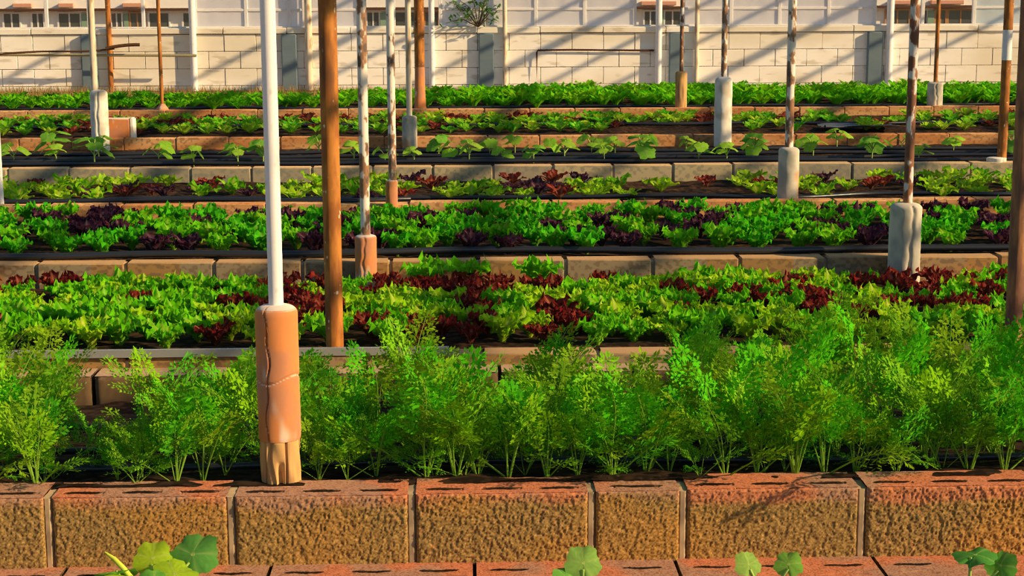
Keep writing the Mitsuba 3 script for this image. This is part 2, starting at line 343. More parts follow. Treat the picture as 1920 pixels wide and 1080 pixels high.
for x in xs2: part(k2, 'block', at(PL((v2, f2), 'm_damp', True), x + 0.006, 5.385 + rng.uniform(-0.004, 0.004), 0.01))
kerb('tan block kerb with a black hose along its top behind the mixed lettuce', 7.45, 0.04, 0.222, 3.1, 0.4, 0.068, 'm_kerb')
kerb('reddish low kerb behind the dense green and purple lettuce', 9.20, 0.10, 0.272, 3.6, 0.4, 0.1, 'm_kerb_red', gap=0.005)
kerb('grey and tan block kerb between young lettuce and cucumber seedlings', 10.95, 0.14, 0.303, 4.2, 0.4, 0.605, 'm_kerb_grey')
kerb('sandy orange kerb just behind the cucumber seedlings', 12.80, 0.19, 0.348, 5.0, 0.4, 0.2, 'm_kerb_red', gap=0.005)
kerb('farthest red brown kerb under the leafy green strip', 14.65, 0.27, 0.438, 5.8, 0.4, 0.2, 'm_kerb_red', gap=0.005)

# ------------------------------------------------------------------ back wall with pilasters and coping
YB = 21.2
wb = 'wall_back'
labels[wb] = {'label': 'limewashed concrete block wall at the far end with grey blue pilasters', 'kind': 'structure'}
part(wb, 'core', PL(cbox(-9.4, 10.6, YB + 0.02, YB + 0.17, 0.08, 0.97, 0.003), 'm_joint'))
blk = PL(cbox(0.003, 0.397, 0, 0.05, 0.003, 0.213, 0.004), 'm_wash', 40)
for c in range(4):
    for i in range(49):
        x = -9.3 + 0.4 * i + (0.2 if c % 2 else 0.0) + 0.11
        part(wb, 'block', at(blk, x, YB + rng.uniform(-0.005, 0.004), 0.10 + 0.215 * c))
cop = PL(cbox(0.003, 0.797, -0.03, 0.2, 0, 0.075, 0.008), 'm_wash', 40)
for i in range(25): part(wb, 'coping', at(cop, -9.4 + 0.8 * i, YB, 0.963 + rng.uniform(-0.004, 0.004)))
PIL = [-7.2, -4.68, -2.17, 0.32, 2.74, 5.28, 7.8]
for x in PIL:
    part(wb, 'pilaster', PL(cbox(x - 0.095, x + 0.095, YB - 0.07, YB + 0.02, 0.15, 0.96, 0.01), 'm_pilaster', 40))

# ------------------------------------------------------------------ glazing above the back wall
# bays: (x0, x1, kind) kind c = clear, w = white film, b = bluish film
edges = [-9.3, -8.6, -7.95, -7.2, -6.55, -5.95, -5.21, -4.68, -4.0, -3.35, -2.71, -2.17, -1.98, -1.3, -0.85, -0.26, 0.32, 0.95, 1.57, 2.21, 2.83, 3.44, 4.06, 4.69, 5.28, 5.9, 6.56, 7.3, 8.0, 8.7, 9.4, 10.1]
kinds = {}
for i in range(len(edges) - 1):
    xm = 0.5 * (edges[i] + edges[i + 1])
    kinds[i] = 'c' if xm < -3.35 or -1.5 < xm < -0.26 or 2.21 < xm < 2.83 or 5.28 < xm < 6.56 else ('b' if xm > 6.56 and xm < 7.4 else 'w')
for i in range(len(edges) - 1):
    a, b = edges[i], edges[i + 1]; w = b - a
    k = f'window_{i + 1}'
    look = {'c': 'clear pane bay', 'w': 'milky white film bay', 'b': 'pale bluish film bay'}[kinds[i]]
    labels[k] = {'label': f'{look} above the far block wall', 'kind': 'structure'}
    scene[k + '__mullion'] = PL(cbox(a - 0.022, a + 0.022, YB + 0.03, YB + 0.075, 1.04, 2.6, 0.004), 'm_frame')
    if kinds[i] != 'c': scene[k + '__rail'] = PL(cbox(a + 0.022, b - 0.022, YB + 0.035, YB + 0.07, 1.245, 1.277, 0.003), 'm_frame')
    scene[k + '__sill'] = PL(cbox(a + 0.022, b - 0.022, YB + 0.03, YB + 0.075, 1.04, 1.058, 0.003), 'm_frame')
    g = {'c': 'm_glass', 'w': 'm_film', 'b': 'm_film_blue'}[kinds[i]]
    for n_, (z0, z1) in enumerate(((1.058, 1.245), (1.277 if kinds[i] != 'c' else 1.246, 2.58))):
        nx, nz = (2, 2) if kinds[i] == 'c' else (14, 8)
        X, Zg = np.meshgrid(np.linspace(a + 0.02, b - 0.02, nx), np.linspace(z0, z1, nz), indexing='ij')
        Yg = np.full_like(X, YB + 0.05)
        if kinds[i] != 'c': Yg = Yg + 0.012 * (meshkit.fbm(np.stack([X * 9, Zg * 3, X * 0 + i], -1), 2) - 0.5)
        scene[k + '__pane' + ('' if n_ == 0 else '_001')] = PL((np.stack([X, Yg, Zg], -1).reshape(-1, 3), grid_faces(nx, nz)), g, kinds[i] != 'c')

# ------------------------------------------------------------------ the house beyond the glazing
hs = thing('house', 'white house with brown eaves fascia seen through the clear bays above the back wall', 'house')
HY = 45.0
part(hs, 'wall', PL(cbox(-20, 24, HY, HY + 6, -1.25, 1.1, 0.02), 'm_house'))
part(hs, 'fascia', PL(cbox(-20.3, 24.3, HY - 0.3, HY - 0.02, 1.095, 1.165, 0.01), 'm_conduit'))
part(hs, 'upper_wall', PL(cbox(-20, 24, HY + 0.1, HY + 6, 1.1, 4.0, 0.02), 'm_house'))
rv = np.array([[-20.5, HY - 0.4, 4.0], [24.5, HY - 0.4, 4.0], [24.5, HY + 3, 5.6], [-20.5, HY + 3, 5.6], [-20.5, HY + 6.5, 4.0], [24.5, HY + 6.5, 4.0]])
part(hs, 'roof', PL((rv, np.array([[0, 1, 2], [0, 2, 3], [3, 2, 5], [3, 5, 4], [0, 4, 5], [0, 5, 1]])), 'm_tile'))
for x0, x1 in ((-11.9, -11.4), (-10.7, -10.3), (-9.0, -8.4), (4.85, 5.8), (11.6, 12.3), (12.7, 13.6)):
    part(hs, 'balcony_panel', PL(cbox(x0, x1, HY - 0.06, HY + 0.09, 1.19, 1.30, 0.01), 'm_tile'), 'pinkish orange panel above the fascia')
def house_window(x0, x1, kind='w'):
    fr = part(hs, 'window' if kind != 'd' else 'door', PL(cat([cbox(x0 - .05, x0, HY - .05, HY + .02, -0.2, 1.07, .005), cbox(x1, x1 + .05, HY - .05, HY + .02, -0.2, 1.07, .005), cbox(x0 - .05, x1 + .05, HY - .05, HY + .02, 1.03, 1.08, .005), cbox((x0 + x1) / 2 - .02, (x0 + x1) / 2 + .02, HY - .045, HY + .02, -0.2, 1.03, .003)]), {'w': 'm_frame', 's': 'm_door', 'd': 'm_door'}[kind]))
    part(fr, 'pane', PL(cbox(x0, x1, HY - .03, HY - .01, -0.2, 1.03, .002), 'm_glass_dark'))
for x0, x1, kd in ((-12.15, -11.75, 'w'), (-11.4, -11.12, 'w'), (-10.7, -10.15, 'w'), (-9.3, -9.05, 'w'), (-8.8, -8.45, 'd'), (-8.3, -7.8, 'w'), (-7.4, -7.0, 'w'), (-3.12, -2.98, 's'), (-2.5, -2.2, 'w'), (-1.8, -1.1, 'w'), (-0.95, -0.62, 's'),
                    (4.95, 5.25, 'w'), (5.5, 5.9, 'w'), (11.5, 12.1, 's'), (12.2, 12.6, 'w'), (12.85, 13.1, 'd'), (13.2, 13.85, 's')): house_window(x0, x1, kd)
for x0, x1 in ((-10.1, -9.9), (-8.98, -8.86), (5.28, 5.46), (12.62, 12.8), (-2.16, -1.95)):
    part(hs, 'shutter', PL(cbox(x0, x1, HY - .07, HY - .02, -0.2, 1.02, .004), 'm_shutter'))

# ------------------------------------------------------------------ poles
TOPZ = 3.05
def shaft(r, z0, z1, sides=20, wob=0.0, seed=0):
    zz = np.linspace(z0, z1, 24)
    rr = r * (1 + 0.02 * np.random.default_rng(seed).standard_normal(24) * (wob > 0))
    return tube(np.stack([zz * 0, zz * 0, zz], 1), rr, sides)
def add_pole(label, x, y, z0, r, m, cat_='pole'):
    k = thing('greenhouse_pole', label, cat_)
    part(k, 'shaft', at(PL(shaft(r, z0, TOPZ), m, 40), x, y, 0))
    return k
def sleeve_mesh(r, h, seams=(), ring=None, sides=96, rows=48, lump=0.03, dome=0.35, seed=0, ecc=0.0):
    """round concrete collar: lumpy, rounded shoulder, grooves (cracks) along the given angles"""
    r_ = np.random.default_rng(seed); ph = r_.uniform(0, 6.28, 6)
    prof = [(r * 0.98, 0)] + [(r, h * t) for t in np.linspace(0.02, 0.93, rows)] + [(r * math.cos(a) ** 0.6, h * 0.93 + h * 0.07 * math.sin(a)) for a in np.linspace(0.25, 1.45, 7)] + [(0.002, h)]
    def disp(A, Zz):
        d = r * lump * (np.sin(2 * A + ph[0] + 5 * Zz) * 0.4 + np.sin(3 * A + ph[1] - 17 * Zz) * 0.3 + np.sin(A * 5 + ph[2] + 43 * Zz) * 0.25)
        for a0, width, depth in seams:
            path = a0 + 0.10 * np.sin(Zz / h * 7 + ph[3]) + 0.05 * np.sin(Zz / h * 23 + ph[4])
            g = np.abs((A - path + np.pi) % (2 * np.pi) - np.pi)
            d = d - depth * np.exp(-(g / width) ** 2)
        if ring is not None:
            d = d - 0.004 * np.exp(-((Zz - ring * h - 0.01 * np.sin(A * 2 + ph[5])) / 0.0025) ** 2) * (np.sin(A * 1.5 + 0.5) > -0.6)
        return d * np.where(Zz < h * 0.97, 1, 0.3)
    return lathe(prof, sides, disp)
FRONT = -math.pi / 2
def add_sleeve(k, x, y, z0, z1, r, m, seams=(), seed=0, label=None, **kw):
    return part(k, 'collar', at(PL(sleeve_mesh(r, z1 - z0, seams, seed=seed, **kw), m, True), x, y, z0), label)

k = add_pole('white painted pole rising from the cracked terracotta collar at the front', -0.419, 3.655, 0.70, 0.0168, 'm_pole_white')
add_sleeve(k, -0.419, 3.655, 0.418, 0.727, 0.0475, 'm_terracotta', [(FRONT - 0.44, 0.022, 0.016), (FRONT + 2.4, 0.05, 0.006)], 3, 'cracked terracotta collar with pale worn top', ring=0.46, rows=90, sides=160, lump=0.02)
def core_disp(A, Zz):
    def gr(a0, w, dpt): return -dpt * np.exp(-(((A - FRONT - a0 + np.pi) % (2 * np.pi) - np.pi) / w) ** 4)
    hole = np.clip((0.375 - Zz) / 0.03, 0, 1)
    d = gr(0.10, 0.16, 0.016) * hole + gr(0.42, 0.05, 0.006) + gr(-0.75, 0.05, 0.005) + gr(-0.35 + 0.12 * np.sin(Zz * 45), 0.10, 0.009) * (1 - hole * 0.3)
    return d + 0.0012 * np.sin(A * 7 + Zz * 60)
part(k, 'base', at(PL(lathe([(0.046, 0.27)] + [(0.0448, 0.27 + 0.15 * t) for t in np.linspace(0.02, 0.98, 40)] + [(0.04, 0.42)], 150, core_disp), 'm_core', True), -0.419, 3.655, 0), 'broken ochre base below the collar')

k = add_pole('thick rusty brown pole standing behind the metal channel', -0.449, 5.66, 0.15, 0.031, 'm_pole_rust')
k = add_pole('thick dark rusty pole at the right edge of the frame', 1.945, 5.68, 0.15, 0.030, 'm_pole_umber')
k = add_pole('speckled pole with an orange concrete collar beside the mixed lettuce', -0.437, 7.385, 0.33, 0.022, 'm_pole_speck')
add_sleeve(k, -0.437, 7.385, 0.12, 0.355, 0.049, 'm_terracotta', [(FRONT - 0.15, 0.12, 0.004)], 5)
k = add_pole('dark speckled pole in the fat double concrete collar at right', 2.012, 7.37, 0.44, 0.021, 'm_pole_dark')
add_sleeve(k, 2.005, 7.37, 0.12, 0.484, 0.072, 'm_concrete', [(FRONT + 0.18, 0.14, 0.012), (FRONT + 2.8, 0.15, 0.01)], 6)
k = add_pole('white flaking pole with a small brown collar left of the frame centre', -0.386, 9.155, 0.36, 0.022, 'm_pole_speck')
add_sleeve(k, -0.392, 9.155, 0.18, 0.411, 0.034, 'm_terracotta', [(FRONT - 0.7, 0.1, 0.008)], 7)
k = add_pole('grey speckled pole in a plain concrete collar among young lettuce', 1.862, 9.36, 0.50, 0.024, 'm_pole_speck')
add_sleeve(k, 1.862, 9.36, 0.22, 0.56, 0.059, 'm_concrete', [(FRONT + 2.5, 0.1, 0.005)], 8)
k = add_pole('white pole cut off by the left frame edge', -2.592, 9.30, 0.20, 0.022, 'm_pole_white')
k = add_pole('rust pole with white upper half in a white footing near the right edge', 3.636, 11.02, 0.30, 0.031, 'm_pole_rust')
part(k, 'paint_band', at(PL(shaft(0.0318, 0.98, 1.18), 'm_pole_white', 40), 3.636, 11.02, 0), 'white paint band')
add_sleeve(k, 3.60, 11.02, 0.20, 0.335, 0.066, 'm_plaster', [(FRONT + 0.5, 0.1, 0.005)], 9)
k = add_pole('pinkish white pole in the tall white double collar at left', -2.785, 12.72, 0.60, 0.025, 'm_pole_cream')
add_sleeve(k, -2.757, 12.72, 0.24, 0.725, 0.066, 'm_plaster', [(FRONT + 0.02, 0.10, 0.014), (FRONT + 3.1, 0.1, 0.014)], 10)
k = add_pole('mottled pole in the tall smooth white collar right of centre', 2.013, 12.72, 0.70, 0.022, 'm_pole_speck')
add_sleeve(k, 2.013, 12.72, 0.25, 0.80, 0.067, 'm_plaster', [], 11)
k = add_pole('thin cream pole in a short pale collar beside the fat orange pole', -0.40, 12.72, 0.46, 0.022, 'm_pole_cream')
add_sleeve(k, -0.40, 12.72, 0.25, 0.517, 0.057, 'm_concrete', [], 12)
k = add_pole('thick orange brown pole flaring at the foot behind the thin cream pole', -0.368, 14.79, 0.45, 0.044, 'm_pole_rust')
part(k, 'foot', at(PL(lathe([(0.056, 0), (0.055, 0.02), (0.047, 0.16), (0.045, 0.32), (0.0445, 0.4), (0.001, 0.4)], 32), 'm_terracotta', 40), -0.368, 14.79, 0.40))
k = add_pole('thin brown pole with a small orange footing at left', -2.642, 14.74, 0.42, 0.016, 'm_pole_rust')
part(k, 'footing', at(PL(lathe([(0.06, 0), (0.058, 0.02), (0.05, 0.05), (0.03, 0.075), (0.02, 0.09), (0.001, 0.09)], 28, lambda A, Zz: 0.006 * np.sin(3 * A)), 'm_terracotta', 40), -2.642, 14.74, 0.40))
k = add_pole('dark thin pole in a sandy collar right of the centre at the leafy strip', 1.955, 14.75, 0.70, 0.017, 'm_pole_dark')
add_sleeve(k, 1.955, 14.75, 0.40, 0.755, 0.052, 'm_core', [], 13)
k = add_pole('thin rust pole in a grey collar at the right of the leafy strip', 4.25, 14.80, 0.60, 0.018, 'm_pole_rust')
add_sleeve(k, 4.25, 14.80, 0.40, 0.645, 0.07, 'm_concrete', [(FRONT - 0.1, 0.12, 0.006)], 14)
for x, r, m, lb in ((-3.37, 0.047, 'm_pole_white', 'white pole before the back wall at left'), (-4.42, 0.035, 'm_pole_rust', 'rusty post before the back wall beside the leftmost pilaster'), (-1.92, 0.05, 'm_pole_cream', 'cream pole before the back wall just right of the second pilaster'),
                    (0.555, 0.03, 'm_pole_cream', 'thin cream pole before the back wall right of the shrub'), (2.508, 0.045, 'm_pole_white', 'white pole before the back wall left of the dark thin pole'), (2.995, 0.032, 'm_pole_cream', 'slim pale pole before the back wall beside the grey pilaster right of centre'),
                    (5.46, 0.05, 'm_pole_white', 'white pole before the back wall beside the rightmost pilaster'), (-0.37, 0.04, 'm_pole_white', 'white pole before the back wall behind the fat orange pole')):
    add_pole(lb, x, 21.19 - r, 0.22, r * 0.92, m)
# unseen roof pipes over the poles, added to throw shadow streaks on the back wall
ORD = 'first second third fourth fifth sixth seventh eighth ninth tenth eleventh twelfth thirteenth fourteenth fifteenth sixteenth seventeenth eighteenth nineteenth twentieth'.split()
for i, x in enumerate((-4.9, -2.7, -0.42, 1.98, 2.9, 3.64, 4.9, 5.7, 6.6, 7.5, 8.6, 9.8, 10.8, 13.2)):
    k = thing('added_roof_pipe', f'{ORD[i]} unseen roof pipe from the left, added to cast streaks on the back wall', 'pipe', 'added roof pipes')
    part(k, 'pipe', PL(tube([[x, 2.0 if x > 3 or x < -3 else 3.2, TOPZ], [x, 21.0, TOPZ]], 0.03 + 0.022 * (i % 3 == 1), 12), 'm_galv', 40))

# ------------------------------------------------------------------ pipes, cables, hoses and other fittings
def wire(name, label, catg, pts, r, m, sides=8, smooth=True):
    pts = np.asarray(pts, float)
    if smooth and len(pts) > 2:
        from scipy.interpolate import CubicSpline
        s = np.r_[0, np.cumsum(np.linalg.norm(np.diff(pts, axis=0), axis=1))]
        pts = CubicSpline(s, pts)(np.linspace(0, s[-1], 12 * len(pts)))
    k = thing(name, label, catg)
    scene[k] = PL(tube(pts, r, sides), m, 50)
    return k
wire('water_pipe', 'olive horizontal pipe along the left of the back wall', 'pipe', [[-7.5, 20.93, 0.735], [-5, 20.93, 0.72], [-3.3, 20.93, 0.705]], 0.017, 'm_pipe_olive')
wire('cable', 'dark sagging cable along the left of the back wall', 'cable', [[-7.5, 20.86, 0.76], [-5.6, 20.86, 0.745], [-5.2, 20.86, 0.765], [-4.6, 20.86, 0.77], [-4.3, 20.86, 0.80]], 0.012, 'm_brown')
wire('wooden_stick', 'short brown stick sticking out beside the rusty wall post', 'stick', [[-4.40, 20.83, 0.80], [-4.2, 20.83, 0.835], [-3.98, 20.83, 0.845]], 0.02, 'm_brown')
wire('conduit', 'dark thin conduit with a drop at its end along the back wall', 'pipe', [[0.96, 21.16, 0.36], [0.96, 21.16, 0.72], [0.975, 21.16, 0.745], [1.4, 21.16, 0.75], [2.45, 21.16, 0.735]], 0.011, 'm_conduit', smooth=False)
def hose(label, x0, x1, y, z, r, amp=0.02, m='m_hose', bed=None, seed=0):
    r_ = np.random.default_rng(seed); n_ = max(6, int((x1 - x0) / 0.5))
    xs = np.linspace(x0, x1, n_)
    ys = y + amp * r_.standard_normal(n_)
    zs = (soil_z(bed, ys) + r if bed is not None else np.full(n_, z)) + 0.004 * np.abs(r_.standard_normal(n_)) + z * (bed is not None)
    return wire('drip_hose', label, 'hose', np.stack([xs, ys, zs], 1), r, m)
hose('black drip hose along the front of the carrot bed', -2.6, 2.7, 3.80, 0.006, 0.009, 0.02, bed=1, seed=1)
hose('second black drip hose from the front of the carrot bed', -2.6, 2.7, 4.15, 0.006, 0.009, 0.03, bed=1, seed=2)
hose('black drip hose deep among the carrot stems', -2.6, 2.7, 4.6, 0.006, 0.009, 0.03, bed=1, seed=3)
hose('long black hose on the edge of the tan kerb by the dense lettuce', -3.6, 3.7, 7.60, 0.01, 0.016, 0.05, bed=3, seed=7)
hose('black hose lying along the front of the young lettuce bed at left', -3.5, -0.3, 9.40, 0.012, 0.014, 0.05, bed=4, seed=8)
hose('black hose through the middle of the young lettuce bed', -3.5, 3.5, 9.52, 0.004, 0.012, 0.06, bed=4, seed=9)
for j, (yy, nm) in enumerate(((11.2, 'nearest'), (11.47, 'second nearest'), (11.75, 'third nearest'), (12.15, 'farthest'))):
    hose(f'{nm} black hose running under the cucumber seedlings', -4.2, 4.3, yy, 0.004, 0.013, 0.03, bed=5, seed=20 + j)
hose('black hose in the small salad seedling bed', -4.8, 5.0, 13.72, 0.006, 0.014, 0.05, bed=6, seed=31)
hose('thin black hose at the foot of the leafy green strip', -5.6, 5.9, 14.9, 0.006, 0.012, 0.04, bed=7, seed=32)
def sheet(label, x0, x1, y0, y1, bed, m, amp, seed, lift=0.012):
    nx, ny = max(6, int((x1 - x0) / 0.04)), max(6, int((y1 - y0) / 0.03))
    X, Y = np.meshgrid(np.linspace(x0, x1, nx), np.linspace(y0, y1, ny), indexing='ij')
    n_ = meshkit.fbm(np.stack([X * 3.5, Y * 14, X * 0 + seed], -1), 3)
    Zs = soil_z(bed, Y) + lift + amp * n_
    k = thing('plastic_sheet', label, 'plastic sheet')
    scene[k] = PL(orient((np.stack([X, Y + 0.03 * (n_ - .5), Zs], -1).reshape(-1, 3), grid_faces(nx, ny)[:, ::-1])), m, True)
sheet('crumpled grey blue plastic sheet in the salad bed at right', 2.9, 3.5, 13.1, 13.45, 6, 'm_sheet_grey', 0.06, 5)
# metal channel on the second kerb
prof = np.array([[0, 0], [0.085, 0], [0.085, 0.012], [0.078, 0.012], [0.078, 0.006], [0.007, 0.006], [0.007, 0.026], [0, 0.026]])
ch = []
for x in (-3.0, -0.05): ch += [[x, 5.49 + a, 0.209 + b] for a, b in prof]
ff = [[j, (j + 1) % 8, 8 + (j + 1) % 8] for j in range(8)] + [[j, 8 + (j + 1) % 8, 8 + j] for j in range(8)]
k = thing('metal_channel', 'grey galvanised channel lying on the kerb behind the carrots', 'metal channel')
scene[k] = PL(orient((np.array(ch), np.array(ff))), 'm_galv')
k = thing('clay_block', 'orange clay block with a pale end beside the tall white double collar', 'block')
part(k, 'body', PL(cbox(-2.76, -2.575, 12.93, 13.05, 0.30, 0.49, 0.008), 'm_terracotta', 40))
part(k, 'edge', PL(cbox(-2.573, -2.545, 12.93, 13.05, 0.30, 0.495, 0.006), 'm_plaster', 40), 'pale plastered end')

# ------------------------------------------------------------------ leaves
def leafcol(n, base, tip, rib, S, V, noise_amp, r_):
    c = np.array(base)[None] * (1 - S[:, None]) + np.array(tip)[None] * S[:, None]
    k = np.exp(-(V / 0.16) ** 2)[:, None] * (1 - 0.6 * S[:, None])
    c = c * (1 - k) + np.array(rib)[None] * k
    return np.clip(c * (1 + noise_amp * r_.standard_normal((n, 1))), 0.002, 0.95)
def lettuce_leaf(L, W, lean, curl, ruffle, lobes, base, tip, rib, seed, nu=9, nv=9):
    """a leaf growing from the origin: up along z, bending out along +y, frilled rim"""
    r_ = np.random.default_rng(seed); ph = r_.uniform(0, 6.28, 6)
    s = np.linspace(0, 1, nu); v = np.linspace(-1, 1, nv)
    S, V = np.meshgrid(s, v, indexing='ij')
    wid = W * (0.16 + 0.84 * np.clip(S / 0.55, 0, 1) ** 1.1) * np.sqrt(np.clip(1 - np.clip((S - 0.62) / 0.40, 0, 1) ** 2, 0.02, 1))
    wid = wid * (1 + lobes * (np.sin(S * 19 + ph[0] + np.sign(V) * ph[1]) + 0.6 * np.sin(S * 37 + ph[5] * np.sign(V))) * np.abs(V))
    a = lean + curl * s ** 1.5
    ds = L / (nu - 1)
    py = np.r_[0, np.cumsum(np.sin((a[1:] + a[:-1]) / 2) * ds)]; pz = np.r_[0, np.cumsum(np.cos((a[1:] + a[:-1]) / 2) * ds)]
    ny_, nz_ = -np.cos(a), np.sin(a)          # upper-side normal
    d = ruffle * L * np.abs(V) ** 1.6 * (0.25 + S) * (np.sin(S * 13 + ph[2] + 2.2 * np.sign(V)) + 1.0 * np.sin(S * 27 + ph[3]) * np.sign(V)) + 0.16 * W * V * V * (1 - S) + ruffle * 0.5 * L * np.sin(V * 5 + ph[4]) * S ** 3
    X = V * wid * (1 - 0.12 * np.abs(V)); Y = py[:, None] + ny_[:, None] * d; Z = pz[:, None] + nz_[:, None] * d
    P3 = np.stack([X, Y, Z], -1).reshape(-1, 3)
    col = leafcol(len(P3), base, tip, rib, (S.ravel() ** 1.5 * 0.7 + 0.3 * np.abs(V.ravel()) ** 2), V.ravel(), 0.10, r_)
    return P3, grid_faces(nu, nv), col
def leaf_shape(*a, **k):
    v, f, c = lettuce_leaf(*a, **k)
    return PL((v, f), 'm_leaf', True, color=c)
def instance(key, group, x, y, z, rz, s, sz=None):
    m = T().translate([float(x), float(y), float(z)]) @ T().rotate([0, 0, 1], math.degrees(rz)) @ T().scale([s, s, s * (sz or 1.0)])
    scene[key] = {'type': 'instance', 'shapegroup': {'type': 'ref', 'id': group}, 'to_world': m}
def head_group(gname, cols, n_out, n_in, L, W, lean, curl, ruffle, lobes, seed, single=False, nu=11, nv=11):
    """a loose head: outer leaves each its own child, the small inner ones one heart"""
    r_ = np.random.default_rng(seed)
    g = {'type': 'shapegroup'}
    pool = [lettuce_leaf(L * r_.uniform(0.85, 1.1), W * r_.uniform(0.85, 1.15), 0, 0, 0, 0, *cols, seed=seed) for _ in range(0)]
    joined = []
    def one(t, sc, ln, sd):
        c = [np.array(x) * r_.uniform(0.72, 1.25) * np.array([r_.uniform(0.8, 1.35), 1, 1]) for x in cols]
        v, f, col = lettuce_leaf(L * sc, W * sc, ln, curl * r_.uniform(0.7, 1.25), ruffle, lobes, *c, seed=sd, nu=nu, nv=nv)
        ca, sa = math.cos(t), math.sin(t)
        v = v @ np.array([[ca, sa, 0], [-sa, ca, 0], [0, 0, 1]]) + np.array([-sa, ca, 0]) * 0.006
        return v, f, col
    for i in range(n_out):
        m = one(i * 2.4 + r_.uniform(-.3, .3), r_.uniform(0.85, 1.1), lean * r_.uniform(0.6, 1.3), seed * 50 + i)
        if single: joined.append(m)
        else: g['leaf' if i == 0 else f'leaf_{i:03d}'] = PL((m[0], m[1]), 'm_leaf', True, color=m[2])
    for i in range(n_in):
        joined.append(one(i * 2.4 + 1.1, r_.uniform(0.55, 0.8), lean * 0.35 * r_.uniform(0.5, 1.2), seed * 50 + 30 + i))
    if joined:
        vs, fs = cat([(a, b) for a, b, _ in joined])
        g['heart' if not single else 'leaves'] = PL((vs, fs), 'm_leaf', True, color=np.vstack([c for _, _, c in joined]))
    scene[gname] = g
GREEN = ((0.24, 0.56, 0.025), (0.11, 0.58, 0.008), (0.50, 0.68, 0.12))
LIME = ((0.36, 0.62, 0.03), (0.28, 0.66, 0.010), (0.66, 0.74, 0.18))
DEEP = ((0.14, 0.50, 0.02), (0.045, 0.52, 0.010), (0.36, 0.60, 0.10))
RED = ((0.24, 0.09, 0.04), (0.18, 0.006, 0.018), (0.50, 0.22, 0.15))
PURPLE = ((0.12, 0.06, 0.08), (0.055, 0.013, 0.045), (0.30, 0.20, 0.20))
for i in range(4):
    head_group(f'g_green_{i}', GREEN if i % 2 else LIME, 12, 6, 0.120, 0.030, 0.40, 0.75, 0.10, 0.28, 100 + i)
    head_group(f'g_deep_{i}', DEEP if i % 2 else GREEN, 12, 6, 0.135, 0.036, 0.38, 0.75, 0.09, 0.24, 120 + i)
for i in range(3):
    head_group(f'g_red_{i}', RED, 12, 6, 0.115, 0.025, 0.38, 0.7, 0.09, 0.34, 140 + i)
    head_group(f'g_purple_{i}', PURPLE, 12, 6, 0.125, 0.032, 0.38, 0.7, 0.08, 0.26, 150 + i)
for i in range(3):
    head_group(f'g_young_{i}', LIME if i else GREEN, 6, 3, 0.105, 0.034, 0.7, 0.8, 0.09, 0.14, 160 + i, nu=7, nv=7)
    head_group(f'g_youngred_{i}', RED if i else PURPLE, 6, 3, 0.10, 0.03, 0.65, 0.7, 0.08, 0.16, 170 + i, nu=7, nv=7)
for i in range(4):
    head_group(f'g_salad_{i}', ((GREEN, LIME, DEEP, RED))[i], 8, 3, 0.095, 0.032, 0.75, 0.7, 0.06, 0.1, 180 + i, single=True, nu=5, nv=5)
    head_group(f'g_spinach_{i}', ((0.20, 0.56, 0.02), ((0.11, 0.60, 0.010), (0.17, 0.64, 0.012), (0.06, 0.50, 0.010), (0.25, 0.66, 0.015))[i], (0.34, 0.56, 0.10)), 26, 8, 0.16, 0.021, 0.42, 0.9, 0.03, 0.05, 190 + i, single=True, nu=6, nv=4)

def px_of(x, y): return 960 + 3100 * (x - 0.03 * y) / (y + 0.19)
plants = []      # (key, zone, row, x, y, noun)
def in_view(x, y, pad=0.3): return abs(x - 0.03 * y) < 0.3125 * y + pad
def patch(x, y, sc, seed): return float(meshkit.fbm(np.array([x * sc, y * sc, seed]), 2))
# bed 2: mixed red and green lettuce
for j, y in enumerate(np.linspace(5.80, 7.14, 9)):
    for x in np.arange(-2.55, 2.9, 0.15):
        x_, y_ = x + (0.075 if j % 2 else 0) + rng.uniform(-.035, .035), y + rng.uniform(-.04, .04)
        if not in_view(x_, y_): continue
        red = patch(x_, y_, 3.2, 3.1) + rng.uniform(-.3, .3) > 0.60
        if red: k = thing('red_lettuce', 'dark red loose leaf lettuce in the mixed bed right behind the carrots', 'lettuce', 'red lettuces in the mixed bed')
        else: k = thing('green_lettuce', 'bright green loose leaf lettuce in the mixed bed right behind the carrots', 'lettuce', 'green lettuces in the mixed bed')
        plants.append((k, 2, j, x_, y_, 'dark red lettuce' if red else 'bright green lettuce'))
        instance(k, f'g_red_{rng.integers(3)}' if red else f'g_green_{rng.integers(4)}', x_, y_, soil_z(2, y_) - 0.004, rng.uniform(0, 6.28), rng.uniform(0.75, 1.1))
for x_, y_, wh in ((-0.16, 7.25, 'left'), (0.02, 7.28, 'middle'), (0.33, 7.27, 'right')):
    k = thing('green_lettuce', f'taller bright green lettuce rising before the tan kerb, {wh} one of the three', 'lettuce', 'tall green lettuces before the tan kerb')
    instance(k, 'g_green_1', x_, y_, soil_z(2, y_), rng.uniform(0, 6), 1.3)
